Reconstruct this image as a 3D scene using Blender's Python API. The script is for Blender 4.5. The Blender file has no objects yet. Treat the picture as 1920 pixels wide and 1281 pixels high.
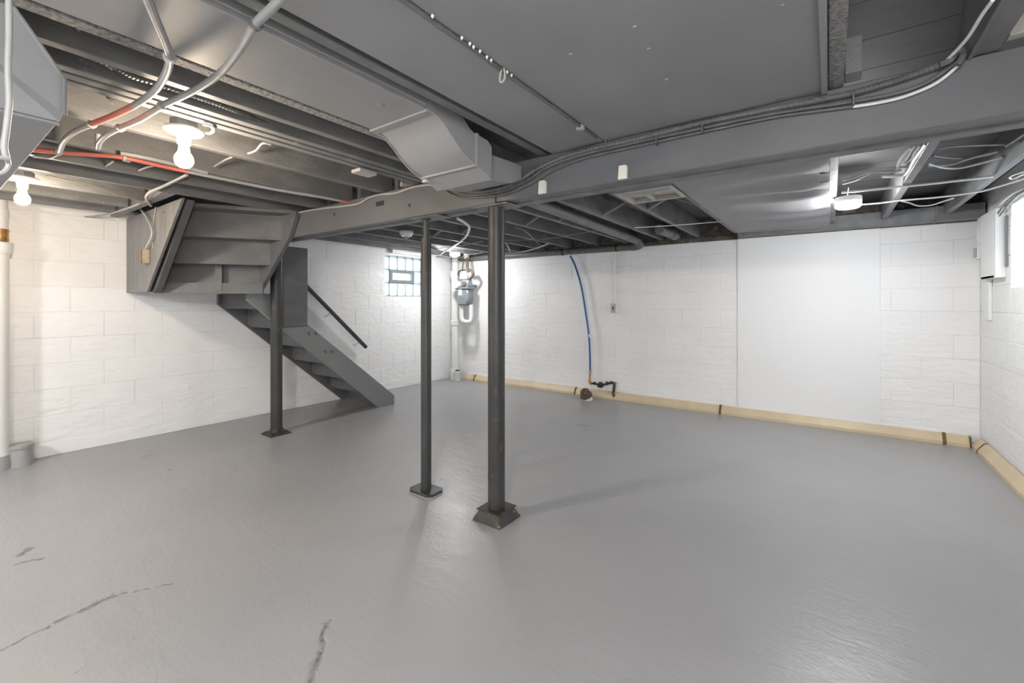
import bpy, bmesh, math, random
from mathutils import Vector, Matrix, noise
random.seed(7)
C = bpy.context.scene.collection
sc = bpy.context.scene
# ------------------------------------------------------------------ camera
F, HOR, CH = 825.0, 569.0, 1.2           # focal length and horizon in pixels of a 1920x1281 frame, eye height
TH = math.atan2(1555 - 960, F)
FW = Vector((-math.sin(TH), math.cos(TH), 0)); RT = Vector((math.cos(TH), math.sin(TH), 0))
cam = bpy.data.cameras.new('camera'); co = bpy.data.objects.new('camera', cam); C.objects.link(co)
co.location = (0, 0, CH); co.rotation_euler = (math.pi / 2, 0, TH)
cam.sensor_width = 36; cam.lens = 36 * F / 1920; cam.shift_y = (HOR - 640.5) / 1920; cam.clip_start = 0.02
sc.camera = co
# ------------------------------------------------------------------ sky, exposure
w = bpy.data.worlds.new('sky'); sc.world = w; w.use_nodes = True
w.node_tree.nodes['Background'].inputs[0].default_value = (0.86, 0.93, 1.0, 1)
w.node_tree.nodes['Background'].inputs[1].default_value = 3.2
sc.view_settings.view_transform = 'Standard'; sc.view_settings.look = 'None'
sc.view_settings.gamma = 1; sc.view_settings.use_curve_mapping = False
sc.view_settings.exposure = 1.08
LED_W, BULB_W, WARM, COOL = 30.0, 12.5, (1, .81, .60), (1, 1, 1)

def P(u, v, x=None, y=None, z=None):
    d = FW + RT * ((u - 960) / F); r = Vector((d.x, d.y, (HOR - v) / F))
    t = x / r.x if x is not None else y / r.y if y is not None else (z - CH) / r.z
    return Vector((0, 0, CH)) + r * t
def px(pts, **k): return [P(u, v, **k) for u, v in pts]

# ------------------------------------------------------------------ materials
def mat(name, col, rough=.5, bump=0, bscale=60, var=.0, vscale=3, metal=0, spots=None, spotscale=9, spotamt=.62, spec=.5, emit=None, estr=0, grain=None, bdist=.01):
    m = bpy.data.materials.new(name); m.use_nodes = True; N = m.node_tree.nodes; L = m.node_tree.links
    b = N['Principled BSDF']
    b.inputs['Base Color'].default_value = (*col, 1); b.inputs['Roughness'].default_value = rough
    b.inputs['Metallic'].default_value = metal; b.inputs['Specular IOR Level'].default_value = spec
    tc = N.new('ShaderNodeNewGeometry'); src = tc.outputs['Position']
    if grain:
        mp = N.new('ShaderNodeMapping'); mp.inputs['Scale'].default_value = grain; L.new(src, mp.inputs['Vector']); src = mp.outputs[0]
    last = None
    if var:
        n = N.new('ShaderNodeTexNoise'); n.inputs['Scale'].default_value = vscale; n.inputs['Detail'].default_value = 6; L.new(src, n.inputs['Vector'])
        r = N.new('ShaderNodeMapRange'); r.inputs[1].default_value = .3; r.inputs[2].default_value = .7; r.inputs[3].default_value = 1 - var; r.inputs[4].default_value = 1 + var
        L.new(n.outputs[0], r.inputs[0])
        mx = N.new('ShaderNodeVectorMath'); mx.operation = 'SCALE'; mx.inputs[0].default_value = col; L.new(r.outputs[0], mx.inputs['Scale'])
        last = mx.outputs[0]
    if spots:
        n = N.new('ShaderNodeTexNoise'); n.inputs['Scale'].default_value = spotscale; n.inputs['Detail'].default_value = 8; L.new(tc.outputs['Position'], n.inputs['Vector'])
        r = N.new('ShaderNodeMapRange'); r.inputs[1].default_value = spotamt; r.inputs[2].default_value = spotamt + .05; L.new(n.outputs[0], r.inputs[0])
        x = N.new('ShaderNodeMix'); x.data_type = 'RGBA'; L.new(r.outputs[0], x.inputs[0])
        if last: L.new(last, x.inputs[6])
        else: x.inputs[6].default_value = (*col, 1)
        x.inputs[7].default_value = (*spots, 1); last = x.outputs[2]
    if last: L.new(last, b.inputs['Base Color'])
    if bump:
        n = N.new('ShaderNodeTexNoise'); n.inputs['Scale'].default_value = bscale; n.inputs['Detail'].default_value = 5; L.new(src, n.inputs['Vector'])
        bp = N.new('ShaderNodeBump'); bp.inputs['Strength'].default_value = bump; bp.inputs['Distance'].default_value = bdist
        L.new(n.outputs[0], bp.inputs['Height']); L.new(bp.outputs[0], b.inputs['Normal'])
    if emit:
        b.inputs['Emission Color'].default_value = (*emit, 1); b.inputs['Emission Strength'].default_value = estr
    return m
M = {}
M['wall'] = mat('white_block_paint', (.89, .89, .888), .5, .6, 9, .02, 2, grain=(1, 1, 2.2), bdist=.02)
M['wallsm'] = mat('white_smooth_paint', (.88, .88, .88), .5, .06, 40)
M['timber'] = mat('grey_painted_timber', (.175, .177, .181), .55, .3, 30, .22, 5, grain=(2, 1, 2), spots=(.27, .268, .265), spotscale=22, spotamt=.68)
M['rough'] = mat('rough_sawn_timber', (.24, .238, .235), .75, .9, 130, .5, 80)
M['plank'] = mat('shade_darkened_plank_paint', (.085, .086, .09), .6, .12, 10, .25, 2.5, grain=(1, 2, 1))  # plank colour darkened to put cavity shade between the joists
M['beam'] = mat('beam_paint', (.13, .133, .139), .5, .12, 20, .12, 2.5, spots=(.08, .08, .08), spotscale=14, spotamt=.74)
M['sheet'] = mat('painted_sheet_metal', (.265, .269, .277), .62, .3, 3.2, .09, 2.2, spots=(.2, .2, .2), spotscale=17, spotamt=.76)
M['duct'] = mat('painted_duct_metal', (.28, .282, .286), .55, .08, 9, .10, 3, spots=(.42, .415, .40), spotscale=26, spotamt=.74)
M['post'] = mat('dark_post_paint', (.036, .036, .036), .42, .2, 35, .3, 4, spots=(.085, .06, .04), spotscale=11, spotamt=.63)
M['base'] = mat('worn_post_base', (.03, .026, .022), .5, .5, 50, .4, 16, spots=(.30, .22, .14), spotscale=38, spotamt=.64)
M['stair'] = mat('dark_stair_paint', (.12, .121, .125), .5, .12, 25, .14, 4, grain=(3, 1, 3))
M['stairl'] = mat('light_grey_stair_panel', (.205, .202, .198), .5, .15, 20, .16, 5, grain=(4, 4, .6))
M['string'] = mat('grey_stringer_paint', (.21, .222, .222), .4, .08, 20, .06, 3)
M['beige'] = mat('beige_drain_channel', (.66, .54, .36), .4, .1, 20, .08, 5)
M['brownj'] = mat('brown_joint', (.16, .09, .04), .6, .2, 40)
M['pvc'] = mat('white_painted_pipe', (.78, .78, .77), .35, .08, 30)
M['copper'] = mat('brass_copper', (.55, .33, .14), .3, .1, 40, .3, 20, metal=.9)
M['corr'] = mat('corroded_fitting', (.075, .06, .045), .6, .6, 60, .4, 30, spots=(.33, .24, .13), spotscale=60, spotamt=.57)
M['blue'] = mat('blue_hose', (.03, .12, .33), .4, .1, 60, .2, 20)
M['red'] = mat('red_pipe', (.60, .17, .13), .38, .1, 30, .1, 8)
M['greyp'] = mat('grey_pipe', (.33, .33, .335), .35, .1, 30, .12, 9)
M['greyp2'] = mat('pale_grey_cable', (.42, .415, .40), .45, .1, 40, .1, 9)
M['dcable'] = mat('dark_painted_cable', (.12, .12, .122), .45, .2, 60, .2, 20)
M['white'] = mat('white_plastic', (.82, .82, .80), .3)
M['cream'] = mat('cream_paint', (.72, .70, .62), .5, .2, 30, .1, 12)
M['meter'] = mat('grey_meter_enamel', (.20, .22, .235), .35, .15, 40, .12, 12)
M['black'] = mat('black_iron', (.02, .02, .02), .5)
M['outlet'] = mat('grey_outlet_cover', (.45, .44, .42), .4)
M['tan'] = mat('tan_outlet_box', (.46, .38, .28), .5, .2, 40, .15, 20)
M['tand'] = mat('brown_outlet_plate', (.20, .15, .10), .5, .2, 40, .15, 20)
M['cleat'] = mat('raw_wood_block', (.42, .38, .31), .6, .2, 30, .2, 12)
M['bulb'] = mat('lit_bulb_glass', (1, 1, 1), .3, emit=WARM, estr=BULB_W / (math.pi * .0150))
M['led'] = mat('lit_led_diffuser', (1, 1, 1), .3, emit=COOL, estr=14)
M['mortar'] = mat('window_mortar', (.26, .27, .275), .6, .3, 60)
M['ventf'] = mat('grey_vent_frame', (.22, .23, .24), .4)
M['brass'] = mat('yellowed_lath', (.45, .42, .33), .6, .3, 30, .2, 10)
M['dirt'] = mat('brown_sill_debris', (.10, .088, .072), .8, .8, 40, .5, 14, spots=(.26, .22, .17), spotscale=12, spotamt=.62)

def glass(name, col, ft, fr):
    m = bpy.data.materials.new(name); m.use_nodes = True; N = m.node_tree.nodes; L = m.node_tree.links
    N.remove(N['Principled BSDF']); out = N['Material Output']
    t = N.new('ShaderNodeBsdfTransparent'); t.inputs[0].default_value = (*col, 1)
    r = N.new('ShaderNodeBsdfTranslucent'); r.inputs[0].default_value = (*col, 1)
    g = N.new('ShaderNodeBsdfGlossy'); g.inputs['Roughness'].default_value = .12
    tc = N.new('ShaderNodeTexCoord'); n = N.new('ShaderNodeTexNoise'); n.inputs['Scale'].default_value = 14; L.new(tc.outputs['Object'], n.inputs['Vector'])
    bp = N.new('ShaderNodeBump'); bp.inputs['Strength'].default_value = .5; bp.inputs['Distance'].default_value = .02
    L.new(n.outputs[0], bp.inputs['Height']); L.new(bp.outputs[0], g.inputs['Normal']); L.new(bp.outputs[0], r.inputs['Normal'])
    a = N.new('ShaderNodeMixShader'); a.inputs[0].default_value = ft; L.new(r.outputs[0], a.inputs[1]); L.new(t.outputs[0], a.inputs[2])
    b = N.new('ShaderNodeMixShader'); b.inputs[0].default_value = fr; L.new(a.outputs[0], b.inputs[1]); L.new(g.outputs[0], b.inputs[2])
    L.new(b.outputs[0], out.inputs[0]); return m
M['gblock'] = glass('glass_block', (.62, .68, .69), .20, .10)
M['pane'] = glass('window_pane', (.95, .97, 1), .8, .08)

def floor_mat():
    m = bpy.data.materials.new('grey_floor_paint'); m.use_nodes = True; N = m.node_tree.nodes; L = m.node_tree.links; b = N['Principled BSDF']
    tc = N.new('ShaderNodeTexCoord'); o = tc.outputs['Object']
    def noi(scale, det=4, src=o, dist=0):
        n = N.new('ShaderNodeTexNoise'); n.inputs['Scale'].default_value = scale; n.inputs['Detail'].default_value = det; n.inputs['Distortion'].default_value = dist; L.new(src, n.inputs['Vector']); return n
    def vm(op, a, c=None):
        n = N.new('ShaderNodeVectorMath'); n.operation = op
        for i, q in enumerate((a, c)):
            if q is None: continue
            if isinstance(q, (tuple, Vector)): n.inputs[i].default_value = tuple(q)
            else: L.new(q, n.inputs[i])
        return n
    def ma(op, a, c=None, clamp=False):
        n = N.new('ShaderNodeMath'); n.operation = op; n.use_clamp = clamp
        for i, q in enumerate((a, c)):
            if q is None: continue
            if isinstance(q, (int, float)): n.inputs[i].default_value = q
            else: L.new(q, n.inputs[i])
        return n.outputs[0]
    wob = noi(13, 6); wv = vm('SCALE', vm('SUBTRACT', wob.outputs[1], (.5, .5, .5)).outputs[0]); wv.inputs['Scale'].default_value = .085
    p = vm('ADD', o, wv.outputs[0]).outputs[0]
    def seg(a, c, wid):
        a = P(*a, z=0); c = P(*c, z=0); ba = c - a
        pa = vm('SUBTRACT', p, a).outputs[0]
        h = ma('DIVIDE', vm('DOT_PRODUCT', pa, ba).outputs['Value'], ba.length_squared, True)
        q = vm('SCALE', ba); q.inputs[0].default_value = ba; L.new(h, q.inputs['Scale'])
        d = vm('DISTANCE', pa, q.outputs[0]).outputs['Value']
        return ma('SUBTRACT', 1, ma('DIVIDE', d, wid), True)
    crack = None
    for a, c, wd in [((-30, 1232), (110, 1166), .010), ((110, 1166), (215, 1116), .018), ((215, 1116), (330, 1092), .008), ((130, 1275), (255, 1195), .003),
                     ((612, 1165), (598, 1232), .016), ((598, 1232), (570, 1300), .022), ((40, 1040), (62, 1028), .024), ((40, 1056), (85, 1046), .014),
                     ((812, 905), (878, 882), .005), ((850, 868), (878, 882), .004), ((1080, 796), (1112, 799), .018), ((612, 832), (690, 815), .006),
                     ((640, 812), (690, 815), .005), ((268, 858), (290, 850), .014), ((315, 882), (324, 880), .014)]:
        s = seg(a, c, wd); crack = s if crack is None else ma('MAXIMUM', crack, s)
    big = noi(1.3, 5); fine = noi(55, 6); mp = N.new('ShaderNodeMapping'); mp.inputs['Scale'].default_value = (1, 2.6, 1); mp.inputs['Rotation'].default_value = (0, 0, .6); L.new(o, mp.inputs[0])
    swirl = noi(6, 6, mp.outputs[0], .5)
    pit = N.new('ShaderNodeTexVoronoi'); pit.inputs['Scale'].default_value = 3.3; L.new(p, pit.inputs['Vector'])
    pits = ma('SUBTRACT', 1, ma('DIVIDE', pit.outputs['Distance'], .025), True)
    pits2 = N.new('ShaderNodeTexVoronoi'); pits2.inputs['Scale'].default_value = 9.0; L.new(p, pits2.inputs['Vector'])
    pb = ma('SUBTRACT', 1, ma('DIVIDE', pits2.outputs['Distance'], .045), True)
    h = ma('ADD', ma('MULTIPLY', swirl.outputs[0], .38), ma('MULTIPLY', fine.outputs[0], .13))
    h = ma('ADD', h, ma('MULTIPLY', big.outputs[0], .8))
    h = ma('SUBTRACT', h, ma('MULTIPLY', crack, 1.1)); h = ma('SUBTRACT', h, ma('MULTIPLY', pits, .5)); h = ma('ADD', h, ma('MULTIPLY', pb, .12))
    bp = N.new('ShaderNodeBump'); bp.inputs['Strength'].default_value = .55; bp.inputs['Distance'].default_value = .012; L.new(h, bp.inputs['Height']); L.new(bp.outputs[0], b.inputs['Normal'])
    r = N.new('ShaderNodeMapRange'); r.inputs[1].default_value = .3; r.inputs[2].default_value = .7; r.inputs[3].default_value = .95; r.inputs[4].default_value = 1.05; L.new(big.outputs[0], r.inputs[0])
    k = ma('MULTIPLY', r.outputs[0], ma('SUBTRACT', 1, ma('MULTIPLY', ma('POWER', ma('MAXIMUM', crack, pits), 1.5), .7)))
    cs = vm('SCALE', (.35, .35, .354)); L.new(k, cs.inputs['Scale']); L.new(cs.outputs[0], b.inputs['Base Color'])
    rr = N.new('ShaderNodeMapRange'); rr.inputs[3].default_value = .26; rr.inputs[4].default_value = .42; L.new(swirl.outputs[0], rr.inputs[0]); L.new(rr.outputs[0], b.inputs['Roughness'])
    return m
M['floor'] = floor_mat()

# ------------------------------------------------------------------ mesh helpers
def BM(): return bmesh.new()
def hexa(bm, a):                        # 8 points: bottom loop 4, top loop 4
    v = [bm.verts.new(q) for q in a]
    for f in ((3, 2, 1, 0), (4, 5, 6, 7), (0, 1, 5, 4), (1, 2, 6, 5), (2, 3, 7, 6), (3, 0, 4, 7)): bm.faces.new([v[i] for i in f])
    return bm
def box(x0, x1, y0, y1, z0, z1, bm=None, bev=0):
    bm = bm or BM(); x0, x1 = sorted((x0, x1)); y0, y1 = sorted((y0, y1)); z0, z1 = sorted((z0, z1))
    hexa(bm, [(x0, y0, z0), (x1, y0, z0), (x1, y1, z0), (x0, y1, z0), (x0, y0, z1), (x1, y0, z1), (x1, y1, z1), (x0, y1, z1)])
    if bev: bmesh.ops.bevel(bm, geom=bm.edges[:], offset=bev, segments=1, affect='EDGES')
    return bm
def prism(pts, axis, a, b, bm=None, bev=0):     # polygon extruded along x / y / z from a to b
    bm = bm or BM()
    def mk(p, t): return (t, *p) if axis == 'x' else (p[0], t, p[1]) if axis == 'y' else (*p, t)
    A = [bm.verts.new(mk(p, a)) for p in pts]; B = [bm.verts.new(mk(p, b)) for p in pts]
    bm.faces.new(A); bm.faces.new(B[::-1]); n = len(pts)
    for i in range(n): bm.faces.new((A[i], B[i], B[(i + 1) % n], A[(i + 1) % n]))
    bmesh.ops.recalc_face_normals(bm, faces=bm.faces[:])
    if bev: bmesh.ops.bevel(bm, geom=bm.edges[:], offset=bev, segments=1, affect='EDGES')
    return bm
def smooth_path(pts, sub=6):
    pts = [Vector(p) for p in pts]
    if len(pts) < 3 or sub < 2: return pts
    out = []
    for i in range(len(pts) - 1):
        p0 = pts[max(i - 1, 0)]; p1 = pts[i]; p2 = pts[i + 1]; p3 = pts[min(i + 2, len(pts) - 1)]
        for k in range(sub):
            t = k / sub
            out.append(.5 * ((2 * p1) + (p2 - p0) * t + (2 * p0 - 5 * p1 + 4 * p2 - p3) * t * t + (3 * p1 - p0 - 3 * p2 + p3) * t ** 3))
    out.append(pts[-1]); return out
def tube(pts, r, seg=8, sub=6, bm=None, rads=None):
    bm = bm or BM(); p = smooth_path(pts, sub); n = len(p); up = None; prev = None
    for i in range(n):
        d = (p[min(i + 1, n - 1)] - p[max(i - 1, 0)]).normalized()
        if up is None: up = d.orthogonal().normalized()
        up = (up - d * up.dot(d)).normalized(); sd = d.cross(up); rr = rads[i] if rads else r
        ring = [bm.verts.new(p[i] + (up * math.cos(2 * math.pi * k / seg) + sd * math.sin(2 * math.pi * k / seg)) * rr) for k in range(seg)]
        if prev:
            for k in range(seg): bm.faces.new((prev[k], prev[(k + 1) % seg], ring[(k + 1) % seg], ring[k]))
        else: bm.faces.new(ring[::-1])
        prev = ring
    bm.faces.new(prev); return bm
def ribbed(pts, r):                      # armoured cable: a tube with turns
    p = smooth_path(pts, 6); L = [0]
    for i in range(1, len(p)): L.append(L[-1] + (p[i] - p[i - 1]).length)
    n = int(L[-1] / .006); q = []; j = 0
    for k in range(n + 1):
        s = L[-1] * k / n
        while j < len(p) - 2 and L[j + 1] < s: j += 1
        q.append(p[j].lerp(p[j + 1], (s - L[j]) / max(L[j + 1] - L[j], 1e-6)))
    return tube(q, r, 8, 1, rads=[r * (1 if k % 2 else .78) for k in range(len(q))])
def lathe(prof, c, axis=(0, 0, 1), seg=24, bm=None):   # (radius, height) profile round axis at c
    bm = bm or BM(); ax = Vector(axis).normalized(); u = ax.orthogonal().normalized(); v = ax.cross(u); c = Vector(c); prev = None
    for r, h in prof:
        ring = [bm.verts.new(c + ax * h + (u * math.cos(2 * math.pi * k / seg) + v * math.sin(2 * math.pi * k / seg)) * max(r, 1e-4)) for k in range(seg)]
        if prev:
            for k in range(seg): bm.faces.new((prev[k], prev[(k + 1) % seg], ring[(k + 1) % seg], ring[k]))
        else: bm.faces.new(ring[::-1])
        prev = ring
    bm.faces.new(prev); return bm
def mesh(name, bm, m, smooth=False):
    me = bpy.data.meshes.new(name); bmesh.ops.recalc_face_normals(bm, faces=bm.faces[:]); bm.to_mesh(me); bm.free(); me.materials.append(M[m])
    if smooth:
        me.polygons.foreach_set('use_smooth', [True] * len(me.polygons))
        me.set_sharp_from_angle(angle=math.radians(40))
    return me
def obj(name, bm, m, parent=None, smooth=False):
    o = bpy.data.objects.new(name, bm if isinstance(bm, bpy.types.Mesh) else mesh(name, bm, m, smooth)); C.objects.link(o)
    if parent:
        o.parent = parent
        q = parent; T = Vector((0, 0, 0))
        while q: T += q.location; q = q.parent
        o.matrix_parent_inverse = Matrix.Translation(-T)
    return o
def tag(o, label, cat, group=None):
    o['label'] = label; o['category'] = cat
    if group: o['group'] = group
    return o
def thing(name, label, cat, loc=(0, 0, 0), group=None):
    o = bpy.data.objects.new(name, None); C.objects.link(o); o.location = loc; o.empty_display_size = .1
    return tag(o, label, cat, group)
def struct(name, bm, m, label=None):
    o = obj(name, bm, m); o['kind'] = 'structure'
    if label: o['label'] = label
    return o
# ------------------------------------------------------------------ the room
XL, XR, YB, YN = -4.98, 1.02, 5.25, -2.6
JB, JT = 1.94, 2.13                      # underside and top of the joists
CZ, CD = .113, .2035                     # first course line and course height
flo = struct('floor', box(XL - .3, XR + .3, YN - .2, YB + .3, -.1, 0), 'floor', 'grey painted concrete floor with cracks and scuffs')
BLOCKS = {}
def block_mesh(l, h, ax):                # a block slab of length l and height h, slightly rounded, centred; face towards +n
    key = (round(l, 3), round(h, 3), ax, random.randrange(4))
    if key in BLOCKS: return BLOCKS[key]
    d = .012; bm = box(-d, 0, -l / 2, l / 2, -h / 2, h / 2)
    for v in bm.verts:
        if v.co.x > -.001: v.co += Vector((random.uniform(-.0012, .0012), random.uniform(-.001, .001), random.uniform(-.001, .001)))
    bmesh.ops.bevel(bm, geom=[e for e in bm.edges if all(v.co.x > -.004 for v in e.verts)], offset=.0024, segments=1, affect='EDGES')
    rot = {'+x': 0, '-y': -math.pi / 2, '-x': math.pi}[ax]
    bmesh.ops.rotate(bm, verts=bm.verts[:], cent=(0, 0, 0), matrix=Matrix.Rotation(rot, 3, 'Z'))
    BLOCKS[key] = mesh('block', bm, 'wall'); return BLOCKS[key]
def blocks(wall, ax, plane, a0, a1, ztop, phase, holes=(), zmin=None):
    n = -1 if zmin is None else 0
    for c in range(0, 10):
        z0 = CZ + c * CD; z1 = min(z0 + CD, ztop)
        if z1 - z0 < .03: continue
        s = a0 - ((a0 - phase - (.203 if c % 2 else 0)) % .406)
        while s < a1:
            spans = [(max(s, a0), min(s + .406, a1), z0, z1)]
            for (h0, h1, g0, g1) in holes:
                nx = []
                for (p, q, e, f) in spans:
                    if q <= h0 or p >= h1 or f <= g0 or e >= g1: nx.append((p, q, e, f)); continue
                    if p < h0: nx.append((p, h0, e, f))
                    if q > h1: nx.append((h1, q, e, f))
                    if e < g0: nx.append((max(p, h0), min(q, h1), e, g0))
                    if f > g1: nx.append((max(p, h0), min(q, h1), g1, f))
                spans = nx
            for (p, q, e, f) in spans:
                if q - p < .02 or f - e < .02: continue
                o = obj('block', block_mesh(q - p - .0012, f - e - .004, ax), 'wall')
                mid = (p + q) / 2; off = random.uniform(-.0012, .0012)
                o.location = (plane + off, mid, (e + f) / 2) if ax != '-y' else (mid, plane + off, (e + f) / 2)
                o.parent = wall
            s += .406
# left wall with glass block window
W1 = (3.906, 4.675, 1.30, 1.88)
bm = BM(); bx = (XL - .22, XL - .005)
box(*bx, YN, W1[0], 0, 2.2, bm); box(*bx, W1[1], YB + .2, 0, 2.2, bm); box(*bx, W1[0], W1[1], 0, W1[2], bm); box(*bx, W1[0], W1[1], W1[3], 2.2, bm)
wl = struct('wall_left', bm, 'wall', 'white painted concrete block wall with glass block window')
blocks(wl, '+x', XL, .2, YB, 2.06, .19, [W1, (.2, 1.09, 1.915, 2.3), (1.09, 2.3, 2.0, 2.3)])
obj('footing_strip', box(XL - .02, XL + .008, .2, YB, 0, CZ - .003, bev=.003), 'wall', wl)
obj('lintel_block', box(XL - .02, XL + .07, 3.98, 4.72, 1.90, 1.99, bev=.006), 'wall', wl)
# back wall
wb = struct('wall_back', box(XL - .22, XR + .2, YB + .005, YB + .22, 0, 2.2), 'wall', 'white painted concrete block back wall')
PAN = (-.799, .377, .07, 1.89)
blocks(wb, '-y', YB, XL, XR, 1.885, -3.606 + .203, [(-.76, .34, .0, 2.0)])
obj('footing_strip', box(XL, XR, YB - .006, YB + .02, 0, CZ - .003, bev=.003), 'wall', wb)
obj('mortar_patch', prism([(.80, 1.885), (1.0, 1.885), (1.0, 1.76), (.93, 1.74), (.83, 1.745), (.815, 1.80)], 'y', YB - .012, YB + .01, bev=.003), 'wallsm', wb)
# right wall with bright window
W2 = (3.50, 4.49, 1.31, 1.885)
bm = BM(); bx = (XR + .005, XR + .24)
box(*bx, YN, W2[0], 0, 2.2, bm); box(*bx, W2[1], YB + .2, 0, 2.2, bm); box(*bx, W2[0], W2[1], 0, W2[2], bm); box(*bx, W2[0], W2[1], W2[3], 2.2, bm)
wr = struct('wall_right', bm, 'wall', 'white painted concrete block wall with bright basement window')
blocks(wr, '-x', XR, 2.9, YB, 1.885, 4.2, [W2])
struct('wall_near', box(XL - .2, XR + .2, YN - .2, YN, 0, 2.2), 'wallsm', 'white painted wall facing the back wall')

# window 1: glass blocks round a small vent
y0, y1, z0, z1 = W1; gx = XL - .10
win = struct('window_1', box(gx - .045, gx - .035, y0, y1, z0, z0 + .008), 'mortar', 'glass block window with small grey vent pane')
cw = (y1 - y0 - .03) / 5; chh = (z1 - z0 - .02) / 3
bm = BM()
for i in range(6): yy = y0 + .01 + i * cw; box(gx - .06, gx - .012, yy, yy + .009, z0, z1, bm) if i in (0, 1, 4, 5) else None
for i in (2, 3):
    yy = y0 + .01 + i * cw
    box(gx - .06, gx - .012, yy, yy + .009, z0, z0 + chh, bm); box(gx - .06, gx - .012, yy, yy + .009, z0 + 2 * chh + .01, z1, bm)
for k in range(4): zz = z0 + .004 + k * chh; box(gx - .06, gx - .012, y0, y1, zz, zz + .009, bm)
obj('mortar_grid', bm, 'mortar', win)
gb = mesh('glass_block', box(-.05, 0, -cw / 2 + .006, cw / 2 - .006, -chh / 2 + .006, chh / 2 - .006, bev=.012), 'gblock')
for k in range(3):
    for i in range(5):
        if k == 1 and 1 <= i <= 3: continue
        o = obj('glass_block', gb, 'gblock'); o.location = (gx, y0 + .0145 + (i + .5) * cw, z0 + .008 + (k + .5) * chh); o.parent = win
va, vb_, vz0, vz1 = y0 + .0145 + cw, y0 + .0145 + 4 * cw, z0 + .012 + chh, z0 + .006 + 2 * chh
bm = BM(); t = .042
box(gx - .05, gx + .012, va, vb_, vz0, vz0 + t, bm); box(gx - .05, gx + .012, va, vb_, vz1 - t, vz1, bm)
box(gx - .05, gx + .012, va, va + t, vz0 + t, vz1 - t, bm); box(gx - .05, gx + .012, vb_ - t, vb_, vz0 + t, vz1 - t, bm)
vf = obj('vent_frame', bm, 'ventf', win); obj('vent_pane', box(gx - .03, gx - .024, va + t, vb_ - t, vz0 + t, vz1 - t), 'pane', vf)
# window 2: plain hopper sash at the outside of a deep reveal
y0, y1, z0, z1 = W2; gx = XR + .20; bm = BM()
for a in ((y0, y1, z0, z0 + .04), (y0, y1, z1 - .04, z1), (y0, y0 + .04, z0 + .04, z1 - .04), (y1 - .04, y1, z0 + .04, z1 - .04), ((y0 + y1) / 2 - .02, (y0 + y1) / 2 + .02, z0 + .04, z1 - .04)):
    box(gx - .02, gx + .02, *a, bm)
win2 = struct('window_2', bm, 'white', 'white framed basement window in a deep reveal')
obj('pane', box(gx - .003, gx + .003, y0 + .04, (y0 + y1) / 2 - .02, z0 + .04, z1 - .04), 'pane', win2)
obj('pane', box(gx - .003, gx + .003, (y0 + y1) / 2 + .02, y1 - .04, z0 + .04, z1 - .04), 'pane', win2)

# ------------------------------------------------------------------ ceiling: planks, joists, bridging
ceil = struct('ceiling', box(XL - .2, XR + .2, YN - .2, YB + .3, JT + .025, JT + .06), 'plank', 'dark grey painted open joist ceiling')
pw = .255; y = YN
while y < YB:
    obj('plank', box(XL, XR + .2, y + .0015, y + pw - .0025, JT, JT + .03), 'plank', ceil); y += pw
def joist(x, y0, y1, w=.041, m='timber', zb=JB):
    return obj('joist', box(x - w / 2, x + w / 2, y0, y1, zb, JT - .001, bev=.003), m, ceil)
BMID = 1.95
for x in (.79, -.42, -.82, -1.16, -1.80, -2.43, -2.88, -3.235, -3.575): joist(x, YN + .02, BMID)
joist(-1.62, YN + .02, BMID, .05, 'rough'); joist(.018, YN + .02, BMID, .042, 'rough'); joist(.37, YN + .02, BMID, .065)
for x in (-1.955, -2.015, -2.075): joist(x, YN + .02, BMID, .043)
for x in (-4.0, -4.4, -4.75): joist(x, YN + .02, 1.02)
obj('header', box(XL + .01, -3.60, 1.04, 1.09, JB, JT - .002, bev=.003), 'stairl', ceil)
for x in (.79, .39, .02, -.42, -.80, -1.19, -1.59, -2.0, -2.38, -2.80, -3.2, -3.6, -4.0, -4.4, -4.8): joist(x, BMID + .01, YB - .04)
obj('rim_board', box(XL, XR, YB - .035, YB + .01, JB - .005, JT - .002, bev=.002), 'dirt', ceil)
obj('sill_plate', box(XL, XR, YB - .05, YB + .1, 1.888, JB - .006, bev=.003), 'dirt', ceil)
obj('rim_board', box(XL - .1, XL + .02, YN, YB, 2.0, JT - .002, bev=.002), 'timber', ceil)
obj('blocking', box(.041, .085, 1.79, 1.868, JB + .004, 2.06, bev=.002), 'timber', ceil)
obj('blocking', box(.42, .78, 1.86, 1.90, JB + .03, JT - .002, bev=.002), 'cream', ceil)
obj('blocking', box(.335, .345, 1.5, 1.87, JB - .012, JB + .08, bev=.002), 'timber', ceil)
FX = [-3.6, -3.2, -2.80, -2.38, -2.0, -1.59, -1.19, -.80]
for i in range(len(FX) - 1):
    a, b = FX[i] + .021, FX[i + 1] - .021; yy = 3.45 + .03 * (i % 2)
    for k, (za, zb) in enumerate(((JB + .004, JT - .03), (JT - .03, JB + .004))):
        q = yy + k * .045; bm = BM()
        hexa(bm, [(a, q, za), (b, q, zb), (b, q + .038, zb), (a, q + .038, za), (a, q, za + .02), (b, q, zb + .02), (b, q + .038, zb + .02), (a, q + .038, za + .02)])
        obj('bridging_brace', bm, 'timber', ceil)

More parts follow.
